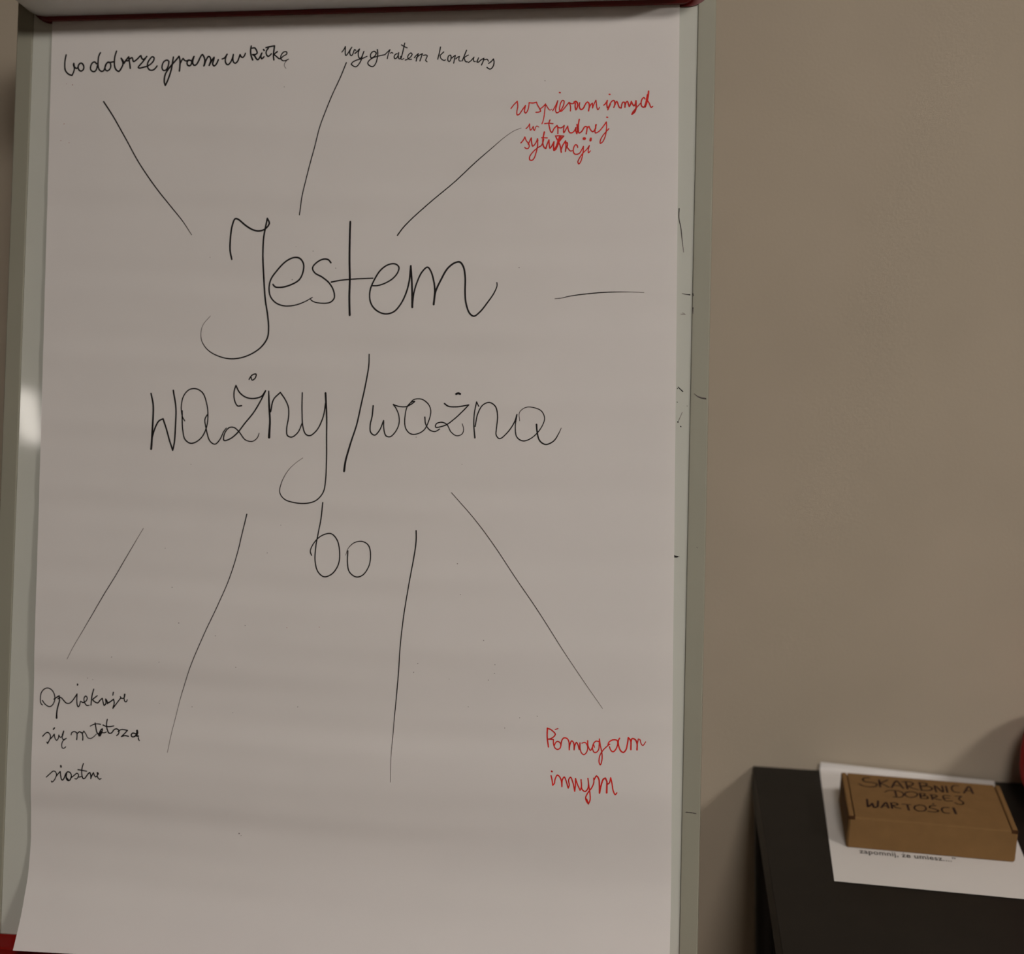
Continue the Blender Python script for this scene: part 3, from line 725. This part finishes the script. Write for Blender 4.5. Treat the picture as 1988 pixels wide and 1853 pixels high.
# legs: local axes lean with the board, so feet are found on the floor
BI = BM.inverted()
def floor_leg(name, top_local, foot_world, r, rf):
    a = Vector(top_local)
    fw = Vector(foot_world)
    b = BI @ (fw + Vector((0, 0, .012)))
    bm = bmesh.new()
    add_tube(bm, a, b, r)
    L = bm_obj(name, bm, M_frame, chart)
    bm = bmesh.new()
    add_tube(bm, BI @ (fw + Vector((0, 0, .0))), BI @ (fw + Vector((0, 0, .03))), rf, rf * .8)
    bm_obj('rubber_foot', bm, M_leg, L)
    return L
pL = BM @ Vector((-.30, .03, -.02))
dn = -UP / UP.z
fl = BM @ Vector((-.30, .03, .05)); fl = fl + dn * fl.z
fr = BM @ Vector((.30, .03, .05)); fr = fr + dn * fr.z
floor_leg('leg', (-.30, .030, .9), fl, .011, .015)
floor_leg('leg', (.30, .030, .9), fr, .011, .015)
floor_leg('rear_leg', (0, .036, .90), (-.30, YW - .06, 0), .011, .015)

# ------------------------------------------------------------------ paper sheet on the flipchart
def phi(x):
    return .5 * (1 + math.erf(x / math.sqrt(2)))
def ph(u, v):
    a=.0023+.0055*(.95-v)+.0028*phi((.37-v)/.035)
    fade=1-.6*min(1,max(0,(u+.3)/.6))
    a-=.0038*phi((.274-v)/.012)*fade
    a+=.0036*phi((.205-v)/.015)*fade
    a-=.0060*phi((.14-v)/.018)
    a+=2.75*max(0,.105-v)**2
    a=max(a,.0012)
    k = min(1, max(0, (.92 - v) / .1))
    a += k * (.00028 * math.sin(v * 2 * math.pi / .061 + 2.0 * math.sin(u * 5)) + .00022 * math.sin(v * 2 * math.pi / .034 + 1.4 * math.sin(u * 7 + 1) + 1))
    return a
NU, NV = 40, 380
VT, VB = .9600, -.0045
def edge_left(v):
    return -.3186 + .0107 * (.93 - v)
sheet = empty('paper_sheet', BM, 'large white paper sheet hanging from the flipchart clamp, covered in black and red handwriting', 'paper')
V, F = [], []
for j in range(NV + 1):
    v = VT + (VB - VT) * j / NV
    for i in range(NU + 1):
        w = .641 * i / NU
        vv = v + .0107 * w * (j / NV)
        u = edge_left(vv) + w
        if vv > .1:      # the bulges pull the free left edge in a little
            u += (ph(u, vv) - .0023 - .0055 * (.95 - vv)) * .32 * max(0, 1 - w / .3) * min(1, (vv - .1) / .05)
        V.append((u, -ph(u, vv), vv))
for j in range(NV):
    for i in range(NU):
        a = j * (NU + 1) + i
        F.append((a, a + 1, a + NU + 2, a + NU + 1))
page = mesh_obj('page', V, F, M_paper, sheet, smooth=True)
def on_page(x, y, l):
    return (x, -ph(x, y) - .0002 - l, y)
for name, ink, label, sts in WRITING:
    V, F, D = [], [], []
    for s, a, b, c in sts:
        stroke(V, F, s, a, b, c, on_page, dens=D)
    tag(mesh_obj(name, V, F, M_inkred if ink == 'red' else M_ink, sheet, ink=D), label)
for key, m, nm, lb in (('kb', M_fleck, 'ink_specks', 'tiny dark ink specks scattered over the page'), ('r', M_fleckred, 'ink_specks', 'tiny red ink specks at the left edge of the page')):
    V, F = [], []
    for x, y, d, c in SPECKS:
        if c not in key:
            continue
        k = len(V)
        for j in range(8):
            V.append(on_page(x + math.cos(j * math.pi / 4) * d * .0005, y + math.sin(j * math.pi / 4) * d * .0005, 0))
        F.append(tuple(range(k, k + 8)))
    o = mesh_obj(nm, V, F, m, sheet)
    o['kind'] = 'stuff'
    o['label'] = lb

# ------------------------------------------------------------------ table
TX, TZ = 0.15945, 0.74
TW, TD = 1.30, 0.72
YB = YW - .0015
table = empty('table', Matrix.Translation((TX, YB, 0)), 'dark charcoal table with its long edge against the wall, right of the flipchart', 'table')
box_obj('tabletop', (0, TW, -TD, 0, TZ - .032, TZ), M_table, table, bevel=.0012)
for x, y, dx, dy in ((.012, -.04, .05, 0), (TW - .012, -.04, -.05, 0), (.012, -TD + .04, .05, 0), (TW - .012, -TD + .04, -.05, 0)):
    bm = bmesh.new()
    add_tube(bm, (x, y, TZ - .032), (x + dx, y + dy, 0.006), .011, .011)
    L = bm_obj('leg', bm, M_leg, table)
    bm = bmesh.new()
    add_tube(bm, (x + dx, y + dy, 0), (x + dx, y + dy, .008), .015, .014)
    bm_obj('foot_cap', bm, M_leg, L)
    bm = bmesh.new()
bm = bmesh.new()
add_box(bm, .026, TW - .026, -.026, -.010, TZ - .43, TZ - .032)
bm_obj('back_panel', bm, M_leg, table)

# ------------------------------------------------------------------ printed sheet on the table
SA = -0.0518
SO = Vector((0.24108, 1.77391, TZ))
SM = Matrix.Translation(SO) @ Matrix.Rotation(SA, 4, 'Z')
note = empty('printed_sheet', SM, 'white printed sheet lying on the table under the cardboard box', 'paper')
V, F = [], []
n1, n2 = 42, 60
SI = SM.inverted()
def lay(a, b):
    w = SM @ Vector((a, -b, 0))
    over = max(0, w.y - (YW - .004))
    z = .0008
    if over > 0:
        w.y -= over
    z += max(0, .012 - (YW - w.y - over * 1.0)) * .35 + over * .6
    q = SI @ Vector((w.x, w.y, 0))
    return Vector((q.x, q.y, z))
for j in range(n2 + 1):
    for i in range(n1 + 1):
        V.append(lay(.21 * i / n1, .297 * (j / n2) ** 1.3))
for j in range(n2):
    for i in range(n1):
        a = j * (n1 + 1) + i
        F.append((a, a + n1 + 1, a + n1 + 2, a + 1))
sh = mesh_obj('page', V, F, M_copy, note, smooth=True)
def text_mesh(name, body, x, y, z, width, sy, material, parent, dotx):
    cu = bpy.data.curves.new(name, 'FONT')
    cu.body = body
    cu.size = .0155
    cu.offset = .00022
    cu.space_character = 1.06
    t = bpy.data.objects.new(name, cu)
    COL.objects.link(t)
    bpy.context.view_layer.update()
    me = bpy.data.meshes.new_from_object(t.evaluated_get(bpy.context.evaluated_depsgraph_get()))
    bpy.data.objects.remove(t)
    bm = bmesh.new()
    bm.from_mesh(me)
    x0, y0, s = dotx * .0155, .0105, .0009        # the dot of the dotted z
    bm.faces.new([bm.verts.new((x0 + a * s, y0 + c * s, 0)) for a, c in ((-1, -1), (1, -1), (1, 1), (-1, 1))])
    bm.to_mesh(me)
    bm.free()
    xs = [v.co.x for v in me.vertices]
    k = width / (max(xs) - min(xs))
    x0 = min(xs)
    for v in me.vertices:
        v.co = Vector((x + (v.co.x - x0) * k, y + v.co.y * sy, z))
    me.materials.clear()
    me.materials.append(material)
    o = bpy.data.objects.new(name, me)
    COL.objects.link(o)
    o.parent = parent
    return o
pt = text_mesh('printed_text', 'zapomnij, ze umiesz....\u201d', .0315, -.2265, .0010, .1030, .95, M_print, note, 4.63)
tag(pt, 'line of black print reading zapomnij, ze umiesz')

# ------------------------------------------------------------------ cardboard box
BW, BD, BH = .1802, .1201, .0378
CM = Matrix.Translation((0.25362, 1.67834, TZ + .0011)) @ Matrix.Rotation(-0.04956, 4, 'Z')
cb = empty('cardboard_box', CM, 'small closed brown cardboard box lettered in dark marker, on the printed sheet', 'box')
BH -= .0011
RW = .0062
# lower tray, a little in from the lid and rims
box_obj('box_base', (RW * .6, BW - RW * .6, -BD + .0022, -.0015, 0, BH - .0035), M_card, cb, bevel=.001)
# rolled side walls with rounded tops
def rim(x0, x1):
    bm = bmesh.new()
    add_box(bm, x0, x1, -BD + .0012, -.0004, 0.0, BH, bevel=.0016, seg=3)
    bm_obj('side_wall', bm, M_card, cb)
rim(0, RW)
rim(BW - RW, BW)
# lid panel between the rims, with the front flap folded down
bm = bmesh.new()
add_box(bm, RW + .0009, BW - RW - .0009, -BD + .001, -.0002, BH - .0022, BH - .0004, bevel=.0005)
lid = bm_obj('lid', bm, M_card, cb)
bm = bmesh.new()
add_box(bm, .0016, BW - .0016, -BD, -BD + .0019, .0, BH - .0012, bevel=.0009, seg=3)
bm_obj('front_flap', bm, M_card, lid)
for x0, x1 in ((RW, RW + .0009), (BW - RW - .0009, BW - RW)):
    box_obj('fold_slit', (x0, x1, -BD + .0015, -.001, BH - .006, BH - .0026), M_slit, cb)
for x0, x1 in ((.0002, .0072), (BW - .0072, BW - .0002)):
    box_obj('corner_notch', (x0, x1, -BD - .0002, -BD + .0024, BH - .0036, BH - .0001), M_slit, cb, bevel=.0004)
V, F = [], []
for s, a, c in LID_WRITING:
    stroke(V, F, s, a * 1.5, (a + c) * .78, c * 1.5, lambda x, y, l: (x, -y, BH - .0002 + l), step=.0008)
tag(mesh_obj('marker_lettering', V, F, M_lidink, lid), 'dark marker capitals SKARBNICA DOBREJ WARTOSCI')

# ------------------------------------------------------------------ red pouch at the right
bm = bmesh.new()
bmesh.ops.create_uvsphere(bm, u_segments=48, v_segments=24, radius=1)
def sp(x, e):
    return math.copysign(abs(x) ** e, x)
for v in bm.verts:
    x, y, z = v.co
    r = math.hypot(x, y) or 1e-9
    cz, sz = r, z
    ax, ay = x / r, y / r
    w = 1 + .03 * math.sin(5 * math.atan2(y, x) + 3 * z)
    v.co = Vector((sp(cz, .55) * sp(ax, .6) * .16 * w, sp(cz, .55) * sp(ay, .6) * .085 * w, sp(sz, .6) * .070))
zmin = min(v.co.z for v in bm.verts)
for v in bm.verts:
    v.co.z = max(v.co.z, -.065)
pouch = bm_obj('pouch_body', bm, M_bag, None, smooth=True)
pm = Matrix.Translation((0.455 + .171, YW - .094, TZ + .0655))
pe = empty('red_pouch', pm, 'plump red pouch on the table against the wall, right of the box', 'pouch')
pouch.parent = pe
bm = bmesh.new()
add_box(bm, -.11, .11, -.004, .004, .066, .073, bevel=.002)
bm_obj('zip', bm, M_leg, pe)
